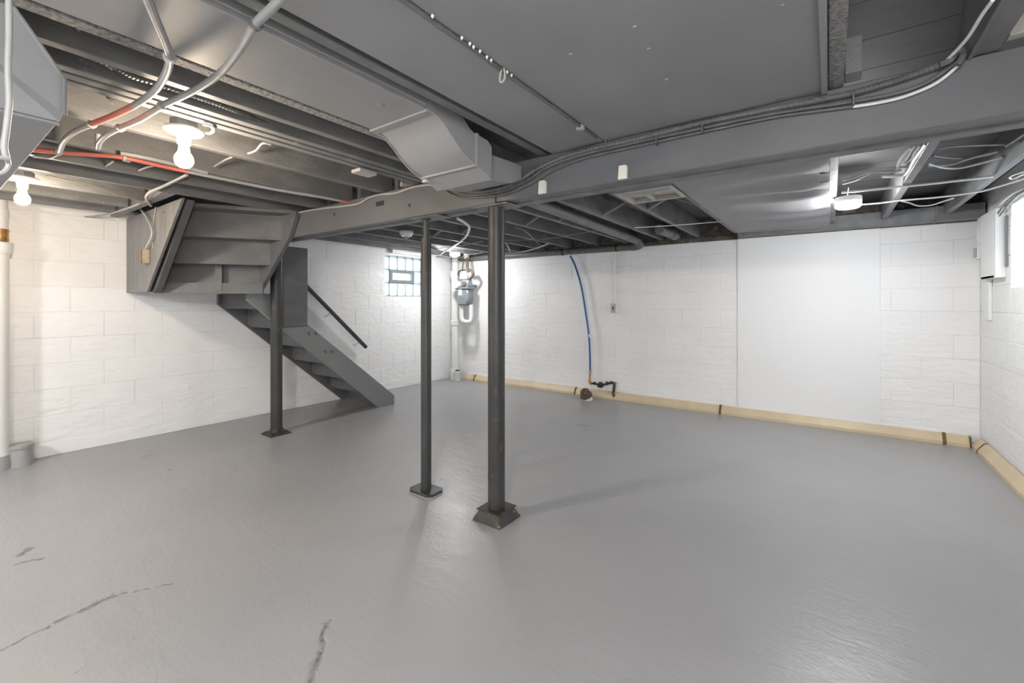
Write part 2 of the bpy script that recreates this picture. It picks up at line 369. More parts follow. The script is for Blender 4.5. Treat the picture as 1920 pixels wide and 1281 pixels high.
# ------------------------------------------------------------------ main beam
BX0, BX1, BY0, BY1, BZ0, BZ1 = -4.26, XR, 1.87, 2.03, 1.745, 1.937
beam = thing('support_beam', 'long grey painted timber beam carrying the joists across the basement', 'beam', (-1.5, 1.95, BZ0))
obj('face_board', box(BX0, -1.46, BY0, BY0 + .05, BZ0 - .004, BZ1, bev=.004), 'beam', beam)
obj('face_board', box(-1.455, BX1, BY0, BY0 + .05, BZ0, BZ1, bev=.004), 'beam', beam)
obj('middle_board', box(BX0, BX1, BY0 + .052, BY0 + .104, BZ0 + .006, BZ1, bev=.003), 'timber', beam)
obj('rear_board', box(BX0, BX1, BY0 + .107, BY1, BZ0 - .003, BZ1, bev=.004), 'timber', beam)
for (a, b, c, d) in ((1011, 1025, 338, 365), (1160, 1177, 309, 338)):
    p = P(a, d, y=BY0); q = P(b, c, y=BY0)
    o = obj('hanger_plate', prism([(p.x, p.z), (q.x, p.z), (q.x + .001, q.z - .008), (q.x - .006, q.z), (p.x + .004, q.z)], 'y', BY0 - .012, BY0 + .002, bev=.002), 'cream', beam); o['label'] = 'cream coloured plate'
for (u, v) in ((627, 402), (768, 385)):
    p = P(u, v, y=BY0); obj('knot_hole', lathe([(.011, -.002), (.011, .001)], (p.x, BY0, p.z), (0, -1, 0), 10), 'black', beam)
p = P(711, 381, y=BY0)
obj('notch_slot', box(p.x - .035, p.x + .05, BY0 - .001, BY0 + .002, p.z - .02, p.z + .012), 'black', beam)

# ------------------------------------------------------------------ posts
def post(base, r, label, kind, top):
    t = thing('support_post', label, 'post', (*base, 0), 'steel posts under the beam')
    x, y = base
    if kind == 'pyramid':
        bm = BM(); s, q = .098, .068
        hexa(bm, [(x - s, y - s, 0), (x + s, y - s, 0), (x + s, y + s, 0), (x - s, y + s, 0), (x - q, y - q, .055), (x + q, y - q, .055), (x + q, y + q, .055), (x - q, y + q, .055)])
        obj('footing_block', bm, 'base', t)
        obj('base_plate', box(x - .082, x + .078, y - .078, y + .085, .055, .061, bev=.002), 'base', t); z0 = .061
        obj('pipe', lathe([(r, z0), (r, top - .006)], (x, y, 0), seg=32), 'post', t, True)
        obj('top_plate', box(x - .12, x + .12, y - .07, y + .07, top - .006, top), 'timber', t)
    elif kind == 'flat':
        o = [(x - .1, y - .045), (x - .075, y - .07), (x + .075, y - .07), (x + .1, y - .045), (x + .1, y + .045), (x + .075, y + .07), (x - .075, y + .07), (x - .1, y + .045)]
        obj('base_plate', prism(o, 'z', .004, .02, bev=.002), 'post', t); obj('grout_pad', prism([(x + (a - x) * 1.03, y + (b - y) * 1.03) for a, b in o], 'z', 0, .004), 'floor', t)
        obj('pipe', lathe([(r, .02), (r, 1.50), (r * .985, 1.502), (r * .985, 1.615), (r * .3, 1.618)], (x, y, 0), seg=28), 'post', t, True)
        obj('screw_jack', lathe([(.019, 1.612), (.019, top - .012), (.034, top - .010), (.034, top)], (x, y, 0), seg=20), 'post', t, True)
        obj('top_plate', box(x - .09, x + .16, y - .06, y + .07, top - .004, top + .002), 'timber', t)
    else:
        bm = BM(); s, q = .098, .075
        hexa(bm, [(x - s, y - s, 0), (x + s, y - s, 0), (x + s, y + s, 0), (x - s, y + s, 0), (x - q, y - q, .022), (x + q, y - q, .022), (x + q, y + q, .022), (x - q, y + q, .022)])
        obj('base_plate', bm, 'base', t)
        obj('weld_collar', lathe([(r + .02, .02), (r + .004, .045)], (x, y, 0), seg=24), 'base', t, True)
        obj('pipe', lathe([(r, .022), (r, top)], (x, y, 0), seg=28), 'post', t, True)
    return t
post((-1.51, 1.945), .0475, 'thick black steel post on a flared square footing under the beam', 'pyramid', BZ0 - .005)
post((-2.085, 1.955), .033, 'slender black steel post with a screw jack top and flat oblong base plate', 'flat', BZ0 - .005)
post((-4.135, 2.02), .05, 'worn dark steel post beside the stairs on a small square base', 'low', BZ0 - .005)

# ------------------------------------------------------------------ stairs
st = thing('staircase', 'dark grey wooden basement staircase turning at a landing by the left wall', 'staircase', (-4.5, 2.6, 0))
RI = .195; RUN = .2355; YS = 3.31; XO = -4.20; XI = XL + .012
def sline(y): return 1.26 - (y - 1.764) * .874          # underside of the lower stringers
for (xa, xb, m, nm) in ((XO - .042, XO, 'string', 'outer_stringer'), (XI, XI + .04, 'stair', 'wall_stringer')):
    pts = [(1.80, sline(1.80)), (3.205, 0), (3.43, 0), (3.43, .105), (2.0, 1.29), (1.80, 1.29)] if nm[0] == 'o' else [(1.84, 1.19), (3.22, 0), (3.40, 0), (3.40, .06), (1.95, 1.29), (1.84, 1.29)]
    obj(nm, prism(pts, 'x', xa, xb, bev=.003), m, st)
for k in range(7):
    yk = YS - RUN * k
    obj('riser', box(XI + .04, XO - .042, yk - .02, yk, RI * k + (.002 if k == 0 else 0), RI * (k + 1) - .022), 'stair', st)
    if k < 6: obj('tread', box(XI + .04, XO - .042, yk - RUN, yk + .01, RI * (k + 1) - .022, RI * (k + 1)), 'stair', st)
YL, YR = 1.232, 1.83
def LR(i): return Vector((-4.48 + .21 * i, YL, 0)), Vector((-4.04 + .187 * i, YR, 0))
def zr(i): return 1.352 + .198 * i
def skew_board(a, b, t, z0, z1, name, m='stair'):   # upright board from a to b, t thick towards -x
    n = Vector((-(b.y - a.y), b.x - a.x, 0)).normalized() * t; q = [a, b, b + n, a + n]
    obj(name, hexa(BM(), [(v.x, v.y, z0) for v in q] + [(v.x, v.y, z1) for v in q]), m, st)
a, b = LR(0)
obj('landing', prism([(XI, 1.17), (a.x - .03, 1.17), (b.x - .03, YR), (XI, 1.86)], 'z', 1.325, 1.352), 'stair', st)
f = Vector((.055, 0, 0)); skew_board(a + f + Vector((-.03, -.035, 0)), b + f, .05, 1.284, 1.372, 'landing_header')
for i in range(3):
    a, b = LR(i); c, d = LR(i + 1)
    skew_board(a, b, .02, zr(i) - .004, zr(i + 1) - .027, 'riser')
    obj('tread', prism([(a.x - .03, a.y), (b.x - .03, b.y), (d.x - .001, d.y), (c.x - .001, c.y)], 'z', zr(i + 1) - .027, zr(i + 1)), 'stair', st)
a, b = LR(0); r_ = P(404, 515, z=1.3); t_ = min(range(100), key=lambda q: abs((a.lerp(b, q / 100).x) * r_.y - (a.lerp(b, q / 100).y) * r_.x)) / 100; c = a.lerp(b, t_)
skew_board(c + Vector((.045, -.02, 0)), c + Vector((.075, .02, 0)), .045, 1.30, 1.535, 'cleat')
SA = P(290, 548, y=1.185); SB = P(351, 372, y=1.185); PA = P(275, 548, y=1.145); PB = P(341, 371, y=1.145)
obj('upper_stringer', prism([(-4.06, 1.30), (-3.55, 1.735), (-3.445, 1.90), (-3.445, 1.938), (-3.80, 1.938), (-4.3, 1.42), (-4.3, 1.30)], 'y', 1.83, 1.868, bev=.003), 'stair', st)
obj('upper_stringer', prism([(SA.x, 1.292), (SB.x, 1.938), (SB.x - .24, 1.938), (SA.x - .24, 1.292)], 'y', 1.185, 1.235, bev=.003), 'stair', st)
for (a, b) in ((XL + .01, -4.72), (-4.716, -4.47), (-4.466, -3.0)):
    e = lambda x: 1.292 + (x + 4.44) * .882
    if b > -4.44: pts = [(a, 1.292), (PA.x, 1.292), (PB.x, 1.938), (a, 1.938)]
    else: pts = [(a, 1.292), (b, 1.292), (b, 1.938), (a, 1.938)]
    o = obj('side_panel', prism(pts, 'y', 1.145, 1.165, bev=.002), 'stairl', st); o['label'] = 'light grey board'
p = P(307, 398, y=1.145); obj('knot', lathe([(.009, -.002), (.009, .001)], (p.x, 1.145, p.z), (0, -1, 0), 10), 'corr', st)
nb = obj('newel_panel', box(XO + .002, XO + .04, 2.085, 2.335, .975, 1.74, bev=.004), 'stair', st)
def hook(u, v, n=2, x=XO + .04):
    for k in range(n):
        p = P(u + k * 13, v, x=x); b = tube([(x, p.y, p.z + .012), (x + .02, p.y, p.z + .010), (x + .026, p.y, p.z - .006), (x + .018, p.y + .004, p.z - .014)], .0035, 6, 4)
        obj('hook', b, 'black', nb if x > XO + .01 else st, True)
hook(545, 505); hook(577, 626, 2, XO); hook(608, 660, 2, XO); hook(550, 608, 1)
obj('seam', box(XO + .0395, XO + .041, 2.195, 2.198, .99, 1.73), 'black', nb)
obj('post_block', box(-4.30, -4.245, 1.885, 1.955, 1.28, 1.34, bev=.004), 'cleat', st)
hr = thing('handrail', 'dark wall handrail on two brackets above the lower stairs', 'handrail', tuple(P(630, 594, x=XL + .08)))
a = P(556, 518, x=XL + .08); b = P(687, 652, x=XL + .08); d = (b - a).normalized(); n = Vector((0, -d.z, d.y)) if d.y > 0 else Vector((0, d.z, -d.y))
bm = BM(); s = .021
hexa(bm, [a + Vector((-.018, 0, 0)) - n * s, b + Vector((-.018, 0, 0)) - n * s, b + Vector((.018, 0, 0)) - n * s, a + Vector((.018, 0, 0)) - n * s,
          a + Vector((-.018, 0, 0)) + n * s, b + Vector((-.018, 0, 0)) + n * s, b + Vector((.018, 0, 0)) + n * s, a + Vector((.018, 0, 0)) + n * s])
bmesh.ops.bevel(bm, geom=bm.edges[:], offset=.007, segments=2, affect='EDGES'); obj('rail', bm, 'post', hr)
for t in (.43, .86):
    p = a.lerp(b, t); obj('bracket', tube([(XL + .002, p.y, p.z - .085), (XL + .035, p.y, p.z - .08), (XL + .075, p.y, p.z - .055), (XL + .08, p.y, p.z - .018)], .006, 8, 5), 'pvc', hr, True)
    obj('rosette', lathe([(.018, -.001), (.018, .006), (.01, .009)], (XL, p.y, p.z - .085), (1, 0, 0), 14), 'pvc', hr, True)

# ------------------------------------------------------------------ sheet metal pans and ducts
def pan(name, x0, x1, y0, y1, z, label, amp=.006, ripple=0, seedv=0):
    nx, ny = 26, 40; bm = BM(); V = []
    for j in range(ny + 1):
        row = []
        for i in range(nx + 1):
            x = x0 + (x1 - x0) * i / nx; y = y0 + (y1 - y0) * j / ny
            e = min(1, 6 * min(i / nx, 1 - i / nx)) if x1 - x0 > .2 else 1
            h = amp * e * (noise.noise(Vector((x * 2.1, y * 1.6, seedv))) + .4 * noise.noise(Vector((x * 6, y * 5, seedv))))
            if ripple: h += ripple * max(0, (i / nx - .15)) * e * math.sin(y * 17 + 2 * noise.noise(Vector((x * 3, y * 2, 5))))
            row.append(bm.verts.new((x, y, min(z + h, 1.9375))))
        V.append(row)
    for j in range(ny):
        for i in range(nx): bm.faces.new((V[j][i], V[j + 1][i], V[j + 1][i + 1], V[j][i + 1]))
    r = bmesh.ops.extrude_face_region(bm, geom=bm.faces[:])
    for v in [g for g in r['geom'] if isinstance(g, bmesh.types.BMVert)]: v.co.z += .0015
    return bm
SP = 'sheet metal pans under the joists'
t = thing('sheet_metal_pan', 'widest grey sheet metal pan nailed under the joists, before the beam', 'sheet metal', (-.42, .6, 1.93), SP)
obj('sheet', pan('sheet', -.822, -.004, -.9, 1.868, 1.932, '', .008, 0, 3.1), 'sheet', t, True)
obj('edge_flange', box(-.022, -.006, -.9, 1.86, 1.918, 1.934, bev=.002), 'sheet', t)
for (u, v) in ((1467, 12), (1190, 52), (1217, 93), (1250, 150), (1070, 103)):
    p = P(u, v, z=1.928); obj('nail_head', lathe([(.006, 0), (.005, .004)], (p.x, p.y, 1.931), (0, 0, -1), 8), 'sheet', t)
p = P(1467, 183, y=1.845); obj('clamp_end', ribbed([(p.x - .02, 1.84, p.z), (p.x + .02, 1.842, p.z + .003)], .009), 'dcable', t, True)
t = thing('sheet_metal_pan', 'narrow grey sheet metal pan beside the long flat duct', 'sheet metal', (-.98, .6, 1.93), SP)
obj('sheet', pan('sheet', -1.10, -.826, -.9, 1.868, 1.932, '', .008, 0, 9.7), 'sheet', t, True)
t = thing('sheet_metal_pan', 'rippled grey sheet metal pan between the beam and the back wall', 'sheet metal', (-.38, 3.5, 1.93), SP)
obj('sheet', pan('sheet', -.765, .0, 2.04, 5.03, 1.922, '', .008, .035, 17.2), 'sheet', t, True)
obj('edge_strip', box(-.006, .006, 2.04, 4.99, 1.926, 1.937, bev=.002), 'sheet', t)
for v in (306, 322, 338):
    p = P(1556, v, z=1.93); obj('bent_nail', tube([(p.x, p.y, 1.932), (p.x - .004, p.y - .01, 1.924), (p.x - .045, p.y - .02, 1.922)], .003, 6, 4), 'black', t, True)
# seam strip with loop and block
t = thing('seam_strip', 'ragged seam strip with a wire loop between two sheet metal pans', 'metal strip', (-.826, .9, 1.92))
pts = [(-.826 + .006 * noise.noise(Vector((k * .7, 0, 2))), -.5 + k * .12, 1.924 + .003 * noise.noise(Vector((k, 4, 0)))) for k in range(20)]
obj('strip', tube(pts, .006, 6, 3), 'dcable', t, True)
p = P(945, 128, z=1.925)
obj('wire_loop', tube([(p.x, p.y, 1.925), (p.x + .004, p.y, 1.90), (p.x - .004, p.y, 1.885), (p.x - .014, p.y, 1.887), (p.x - .016, p.y, 1.90), (p.x - .01, p.y, 1.924)], .003, 6, 5), 'greyp2', t, True)
p = P(1088, 240, z=1.922); obj('clip', box(p.x - .014, p.x + .014, p.y - .012, p.y + .012, 1.914, 1.932, bev=.002), 'greyp2', t)
bm = BM()
for (u, v) in ((815, 31), (870, 72), (885, 83), (892, 89), (904, 97), (917, 108), (925, 114), (955, 136), (963, 142)):
    p = P(u, v, z=1.92); lathe([(.003, 0), (.0045, .004), (.001, .010)], (p.x - .008, p.y, 1.928), (0, 0, -1), 6, bm)
o = obj('paint_drips', bm, 'white', t); o['kind'] = 'stuff'
# long flat duct with s-shaped drop
DX0, DX1 = -1.565, -1.235
t = thing('air_duct', 'flat grey duct between the joists with an S-shaped drop at the beam', 'duct', (-1.4, .8, 1.93))
obj('flat_section', box(DX0, DX1, -1.2, 1.165, 1.932, 2.09, bev=.003), 'duct', t)
obj('side_flange', box(DX1, DX1 + .012, -1.2, 1.15, 1.945, 2.05, bev=.002), 'duct', t)
obj('collar', box(DX0 - .012, DX1 + .008, 1.155, 1.195, 1.926, 2.095, bev=.003), 'duct', t)
S = [(1.19, 1.930), (1.225, 1.922), (1.27, 1.892), (1.33, 1.845), (1.38, 1.815), (1.44, 1.795)]
top = [(1.44, 1.925), (1.40, 1.94), (1.36, 1.97), (1.31, 2.03), (1.27, 2.07), (1.19, 2.088)]
obj('drop_section', prism(S + top, 'x', DX0 - .004, DX1 + .004), 'duct', t, True)
for x in (DX0 - .004, DX1 + .004): obj('seam_edge', tube([(x, a, b - .002) for a, b in S], .004, 6, 4), 'duct', t, True)
obj('standing_seam', box(DX0 - .012, DX1 + .014, 1.436, 1.452, 1.788, 1.93, bev=.002), 'duct', t)
obj('elbow_section', prism([(1.45, 1.792), (1.545, 1.752), (1.548, 1.90), (1.52, 1.922), (1.45, 1.928)], 'x', DX0 - .004, DX1 + .008, bev=.002), 'duct', t)
obj('end_section', prism([(1.548, 1.765), (1.75, 1.79), (1.838, 1.83), (1.838, 1.90), (1.75, 1.897), (1.548, 1.885)], 'x', DX0 - .01, DX1 - .03, bev=.003), 'duct', t)
p = P(803, 345, x=DX0); obj('seam_tab', box(DX0 - .012, DX0 + .02, 1.45, 1.475, 1.775, 1.797, bev=.003), 'greyp2', t)
for (u, v) in ((715, 198),):
    p = P(u, v, z=1.93); obj('dent', lathe([(.02, 0), (.012, .003), (.003, .005)], (p.x, p.y, 1.933), (0, 0, -1), 7), 'duct', t, True)
# trunk duct, upper left
t = thing('trunk_duct', 'big grey trunk duct with slanted end beside the bare bulbs', 'duct', (-2.2, -.2, 1.69))
obj('body', prism([(.25, 1.692), (.25, 1.79), (.10, 2.03), (-.6, 2.03), (-.6, 1.692)], 'x', -3.4, -1.69, bev=.004), 'duct', t)
bm = BM(); A = [(.25, 1.702), (.25, 1.79), (.10, 2.03), (-.6, 2.03), (-.6, 2.02), (.0, 1.89)]; B = [(.25, 1.692), (.25, 1.79), (.10, 2.03), (-.6, 2.03), (-.6, 1.692), (0, 1.692)]
va = [bm.verts.new((-1.64, *q)) for q in A]; vb2 = [bm.verts.new((-1.69, *q)) for q in B]
bm.faces.new(va); bm.faces.new(vb2[::-1])
for i in range(6): bm.faces.new((va[i], vb2[i], vb2[(i + 1) % 6], va[(i + 1) % 6]))
obj('end_cap', bm, 'duct', t)
obj('corner_seam', tube([(-1.637, .10, 2.03), (-1.637, .252, 1.79), (-1.637, .252, 1.70)], .005, 6, 1), 'duct', t, True)
obj('bottom_seam', box(-1.71, -1.695, -.6, .252, 1.684, 1.692, bev=.002), 'duct', t)
obj('plenum', box(-1.34, -1.30, .06, .105, 1.53, 1.925, bev=.004), 'duct', t)
# soffit box along the back wall
t = thing('boxed_duct', 'dark grey boxed duct running along the top of the back wall', 'duct', (.1, 5.15, 1.89))
obj('run', box(-.77, XR - .01, 5.05, YB - .002, 1.892, 2.01, bev=.003), 'timber', t)
for x in (-.40, .73): obj('joint_band', box(x - .008, x + .008, 5.042, YB - .002, 1.886, 2.014, bev=.002), 'timber', t)
obj('end_cap', prism([(-.77, 2.01), (-.77, 1.885), (-.73, 1.885), (-.73, 2.01)], 'y', 5.046, YB - .002, bev=.002), 'timber', t)
# register in the far bay
t = thing('vent_register', 'old metal vent register set in the joist bay behind the beam', 'vent', (-1.0, 2.95, 1.93))
ya, yb = 2.77, 3.13; xa, xb = -1.165, -.785; bm = BM()
for a in ((xa, xb, ya, ya + .03), (xa, xb, yb - .03, yb), (xa, xa + .03, ya + .03, yb - .03), (xb - .03, xb, ya + .03, yb - .03), (-1.01, -.985, ya + .13, yb - .03), (xa + .03, xb - .03, ya + .10, ya + .13)): box(*a, 1.925, 1.95, bm)
obj('frame', bm, 'greyp2', t)
for k in range(3): obj('slat', tube([(xa + .03, ya + .045 + .024 * k, 1.935), (xb - .03, ya + .045 + .024 * k, 1.935)], .008, 8, 1), 'greyp2', t, True)
obj('backing', box(xa + .01, xb - .01, ya + .01, yb - .01, 1.952, 1.96), 'brass', t)
obj('rod', tube([(xa - .02, 2.72, 1.932), (xb + .02, 2.72, 1.932)], .006, 6, 1), 'dcable', t, True)

# ------------------------------------------------------------------ lamps
def led_mat(strength):
    k = 'led%d' % round(strength)
    if k not in M: M[k] = mat('lit_led_diffuser', (1, 1, 1), .3, emit=COOL, estr=strength)
    return k
def bulb_lamp(c, label, tilt=(0, 0, 1)):
    t = thing('bare_bulb_lamp', label, 'lamp', c); x, y, z = c
    obj('junction_box', lathe([(.05, 0), (.05, .035)], (x, y, z), seg=8), 'greyp', t)
    obj('lampholder', lathe([(.068, 0), (.070, -.008), (.064, -.016), (.032, -.024), (.026, -.03), (.024, -.062), (.018, -.062)], c, seg=28), 'white', t, True)
    obj('bulb_neck', lathe([(.018, -.06), (.022, -.09), (.024, -.10)], c, seg=20), 'white', t, True)
    b = obj('bulb', lathe([(.024, -.10), (.031, -.112), (.034, -.128), (.030, -.145), (.018, -.157), (.003, -.161)], c, seg=24), 'bulb', t, True); b['label'] = 'glowing white bulb'
    return t
def led_lamp(c, r, label, h=.075, w=LED_W):
    t = thing('disc_lamp', label, 'lamp', c); x, y, z = c
    obj('housing', lathe([(r * .96, 0), (r, -.006), (r, -h * .45), (r * .97, -h * .47)], c, seg=32), 'white', t, True)
    b = obj('diffuser', lathe([(r * .95, -h * .45), (r * .96, -h * .85), (r * .8, -h), (.004, -h)], c, seg=32), led_mat(w / (math.pi * (math.pi * r * r + math.tau * r * h * .5))), t, True); b['label'] = 'glowing white diffuser'
    return t
b1 = P(345, 243, z=1.925); bulb_lamp((b1.x, b1.y, 1.925), 'bare lit bulb on a white ceiling lampholder, next to the red pipe')
b2 = P(42, 333, z=1.935); bulb_lamp((b2.x, b2.y, 1.935), 'bare lit bulb near the white vertical drain pipe, behind the trunk duct')
l1 = P(853, 470, z=1.935); led_lamp((l1.x, l1.y, 1.935), .072, 'lit round disc lamp near the corner by the gas meter', w=14)
l2 = P(1590, 370, z=1.935); led_lamp((l2.x, l2.y, 1.935), .078, 'lit round disc lamp at the edge of the rippled sheet metal', w=15)
led_lamp((-3.4, -1.4, 1.94), .078, 'added round disc lamp behind the viewer filling in light, near the left wall', w=44)  # added lamp out of view, fills in light on the left side
led_lamp((.2, -.9, 1.94), .078, 'added round disc lamp behind the viewer filling in light, near the right wall', w=68)  # also added out of view, evens out what the visible lamps give
c = P(762, 434, z=1.935); t = thing('lampholder', 'empty white ceiling lampholder near the glass block window', 'lampholder', tuple(c))
obj('base', lathe([(.068, 0), (.070, -.02), (.06, -.03), (.05, -.05), (.03, -.055)], c, seg=24), 'white', t, True); obj('socket', lathe([(.02, -.05), (.02, -.07), (.014, -.07)], c, seg=16), 'greyp', t, True)
tag(obj('pull_cord', tube([P(1589, 368, z=1.933), P(1590, 360, z=1.93) , P(1591, 352, z=1.935)], .002, 5, 3), 'greyp2', None, True), 'thin wire dropping to the disc lamp by the rippled sheet', 'wire')

# ------------------------------------------------------------------ pipes
def ring(p, r, d, parent, m='greyp2'):
    d = Vector(d).normalized()
    obj('clamp', lathe([(r + .001, -.006), (r + .005, -.006), (r + .005, .006), (r + .001, .006)], p, d, 14), m, parent, True)
ZP = 1.885
t = thing('water_pipe', 'curved pipe turning from grey to red below the flat duct', 'pipe', tuple(P(310, 120, z=ZP)))
a = px([(262, -40), (287, 25), (308, 75), (318, 108), (310, 140), (288, 172), (250, 199)], z=ZP); b = px([(250, 199), (212, 217), (172, 233)], z=ZP) ; c = px([(172, 233), (140, 247), (120, 264), (112, 284)], z=ZP)
obj('grey_length', tube(a, .0105, 12), 'greyp', t, True); obj('red_length', tube(b, .0107, 12), 'red', t, True); obj('faded_length', tube(c, .0105, 12), 'greyp', t, True)
ring(a[3], .0105, a[4] - a[2], t); ring(b[2], .0105, b[2] - b[1], t)
t = thing('water_pipe', 'curved plain grey pipe crossing below the flat duct', 'pipe', tuple(P(440, 110, z=ZP)))
a = px([(560, -45), (520, 5), (480, 45), (448, 95), (410, 140), (360, 172), (305, 198), (262, 224), (225, 240), (200, 253), (187, 266), (184, 277)], z=ZP); a.append(a[-1] + Vector((0, 0, .06)))
obj('pipe_run', tube(a, .0105, 12), 'greyp', t, True); ring(a[2], .0105, a[3] - a[1], t, 'dcable'); ring(a[6], .0105, a[7] - a[5], t); ring(a[8], .0105, a[8] - a[7], t)
t = thing('water_pipe', 'long straight red pipe strapped under the joists towards the stairs', 'pipe', tuple(P(230, 297, z=1.925)))
a = px([(55, 280), (110, 286), (170, 290), (232, 296), (300, 311), (352, 322)], z=1.925); a2 = px([(352, 322), (420, 336), (520, 356), (610, 371), (640, 377)], z=1.925); a3 = px([(640, 377), (672, 383), (706, 386)], z=1.925)
obj('red_length', tube(a, .010, 12), 'red', t, True); obj('grey_length', tube(a2, .010, 12), 'greyp', t, True); obj('red_length', tube(a3, .010, 12), 'red', t, True)
for q in (1, 3): ring(a[q], .010, a[q + 1] - a[q], t)
p = P(232, 297, z=1.925); obj('strap', tube([p, p + Vector((0, 0, -.012)), p + Vector((.02, .02, -.016))], .004, 6, 3), 'greyp2', t, True)
t = tag(obj('water_pipe', tube(px([(226, 287), (280, 297), (330, 309), (372, 320), (388, 324)], z=1.935), .011, 12), 'greyp', None, True), 'short silver grey pipe lying along the straight red pipe', 'pipe')
# stubs of cable poking through joists
for k, (pts, lab) in enumerate(((((196, 313), (208, 306), (213, 302)), 'short bare cable stub hanging by the red pipe'), (((260, 320), (275, 314), (289, 311)), 'longer pale cable stub left of the silver pipe end'),
                                (((465, 288), (480, 282), (492, 269), (508, 271)), 'pale bent cable stub below the triple joist'), (((402, 312), (420, 301), (436, 294)), 'pale cable stub below the bare bulb joist'),
                                (((146, 62), (148, 48), (150, 38)), 'white cable stub high between the joists by the flat duct'))):
    tag(obj('cable_stub', tube(px(pts, z=1.95 if k != 4 else 2.0), .005, 6, 4), 'greyp2', None, True), lab, 'cable')
t = thing('old_valve', 'old dark valve fittings hidden in the joist bay above the red pipe', 'valve', tuple(P(170, 185, z=2.05)))
a = px([(128, 165), (142, 174), (158, 182), (176, 190), (196, 186), (214, 182)], z=2.05); obj('pipe_run', tube(a, .014, 8), 'dcable', t, True)
obj('valve_body', lathe([(.022, -.03), (.026, -.02), (.026, .02), (.022, .03)], a[1], a[2] - a[1], 8), 'corr', t); obj('valve_body', lathe([(.018, -.03), (.022, -.02), (.022, .02), (.018, .03)], a[3], a[4] - a[3], 8), 'greyp2', t)
obj('valve_lever', tube([a[2], a[2] + Vector((.02, .01, -.03)), a[2] + Vector((.06, .02, -.035))], .005, 6, 3), 'greyp2', t, True)
# conduit on the trunk duct
t = thing('conduit', 'brownish conduit hanging down in front of the trunk duct', 'conduit', tuple(P(14, 150, x=-1.27)))
a = px([(16, -30), (17, 60), (15, 130), (17, 190), (12, 240), (8, 275), (13, 297)], x=-1.27)
obj('pipe_run', tube(a, .005, 10), 'greyp2', t, True); obj('end_loop', tube(px([(13, 297), (16, 310), (8, 322), (-4, 326)], x=-1.27), .004, 8), 'greyp2', t, True)
obj('strap', tube(px([(-6, 294), (8, 296), (20, 297)], x=-1.255), .004, 6), 'greyp2', t, True)

# white drain pipe at the left wall
c = P(8, 860, z=0); cx, cy = XL + .11, .575; cy = P(-4, 600, x=cx).y
t = thing('drain_pipe', 'white vertical drain pipe with brass coupling on the left wall', 'pipe', (cx, cy, 0))
obj('lower_pipe', lathe([(.062, .10), (.056, .15), (.056, 1.56)], (cx, cy, 0), seg=28), 'pvc', t, True)
obj('hub', lathe([(.056, 1.55), (.072, 1.57), (.076, 1.60), (.076, 1.64), (.05, 1.645)], (cx, cy, 0), seg=28), 'pvc', t, True)
o = obj('coupling', lathe([(.052, 1.64), (.056, 1.655), (.056, 1.668), (.054, 1.67), (.054, 1.715), (.057, 1.717), (.057, 1.735), (.05, 1.74)], (cx, cy, 0), seg=28), 'copper', t, True); o['label'] = 'brass coupling'
obj('upper_pipe', lathe([(.052, 1.735), (.052, 1.82), (.056, 1.822), (.056, 1.88), (.05, 1.882), (.05, JB + .1)], (cx, cy, 0), seg=28), 'pvc', t, True)
obj('foot', lathe([(.07, 0), (.07, .05), (.062, .10)], (cx, cy, 0), seg=28), 'floor', t, True)
c = P(38, 872, z=0); t = thing('floor_cleanout', 'grey painted cleanout stub on the floor beside the white drain pipe', 'cleanout', tuple(c))
obj('stub', lathe([(.068, 0), (.066, .135)], c, seg=28), 'floor', t, True); obj('cap', lathe([(.07, .125), (.073, .13), (.073, .152), (.06, .157)], c, seg=28), 'floor', t, True)
tag(obj('floor_patch', lathe([(.17, 0), (.14, .012), (.05, .02)], P(5, 872, z=0), seg=12), 'floor'), 'grey mound of concrete round the foot of the drain pipe', 'patch')
# white stack in the far corner
c = Vector((P(853, 700, y=YB - .14).x, YB - .14, 0)); t = thing('drain_stack', 'white vertical drain stack in the far corner beside the gas meter', 'pipe', tuple(c))
obj('pipe', lathe([(.058, .16), (.056, .2), (.056, .86)], c, seg=24), 'pvc', t, True); obj('coupling', lathe([(.056, .85), (.068, .86), (.068, .93), (.056, .94)], c, seg=24), 'pvc', t, True)
obj('pipe', lathe([(.058, .93), (.056, 1.60)], c, seg=24), 'pvc', t, True); obj('coupling', lathe([(.056, 1.58), (.072, 1.62), (.072, 1.70), (.05, 1.71)], c, seg=24), 'pvc', t, True)
obj('pipe', lathe([(.05, 1.70), (.05, JB)], c, seg=24), 'pvc', t, True)
obj('hub', lathe([(.07, .0), (.075, .06), (.075, .15), (.066, .17)], c, seg=24), 'pvc', t, True)
q = c + Vector((.09, -.04, 0)); obj('cleanout_branch', lathe([(.052, 0), (.056, .10), (.062, .11), (.062, .14), (.05, .145)], q, seg=20), 'pvc', t, True)
obj('cleanout_plug', lathe([(.045, .14), (.045, .152), (.02, .154), (.02, .165)], q, seg=10), 'corr', t, True)
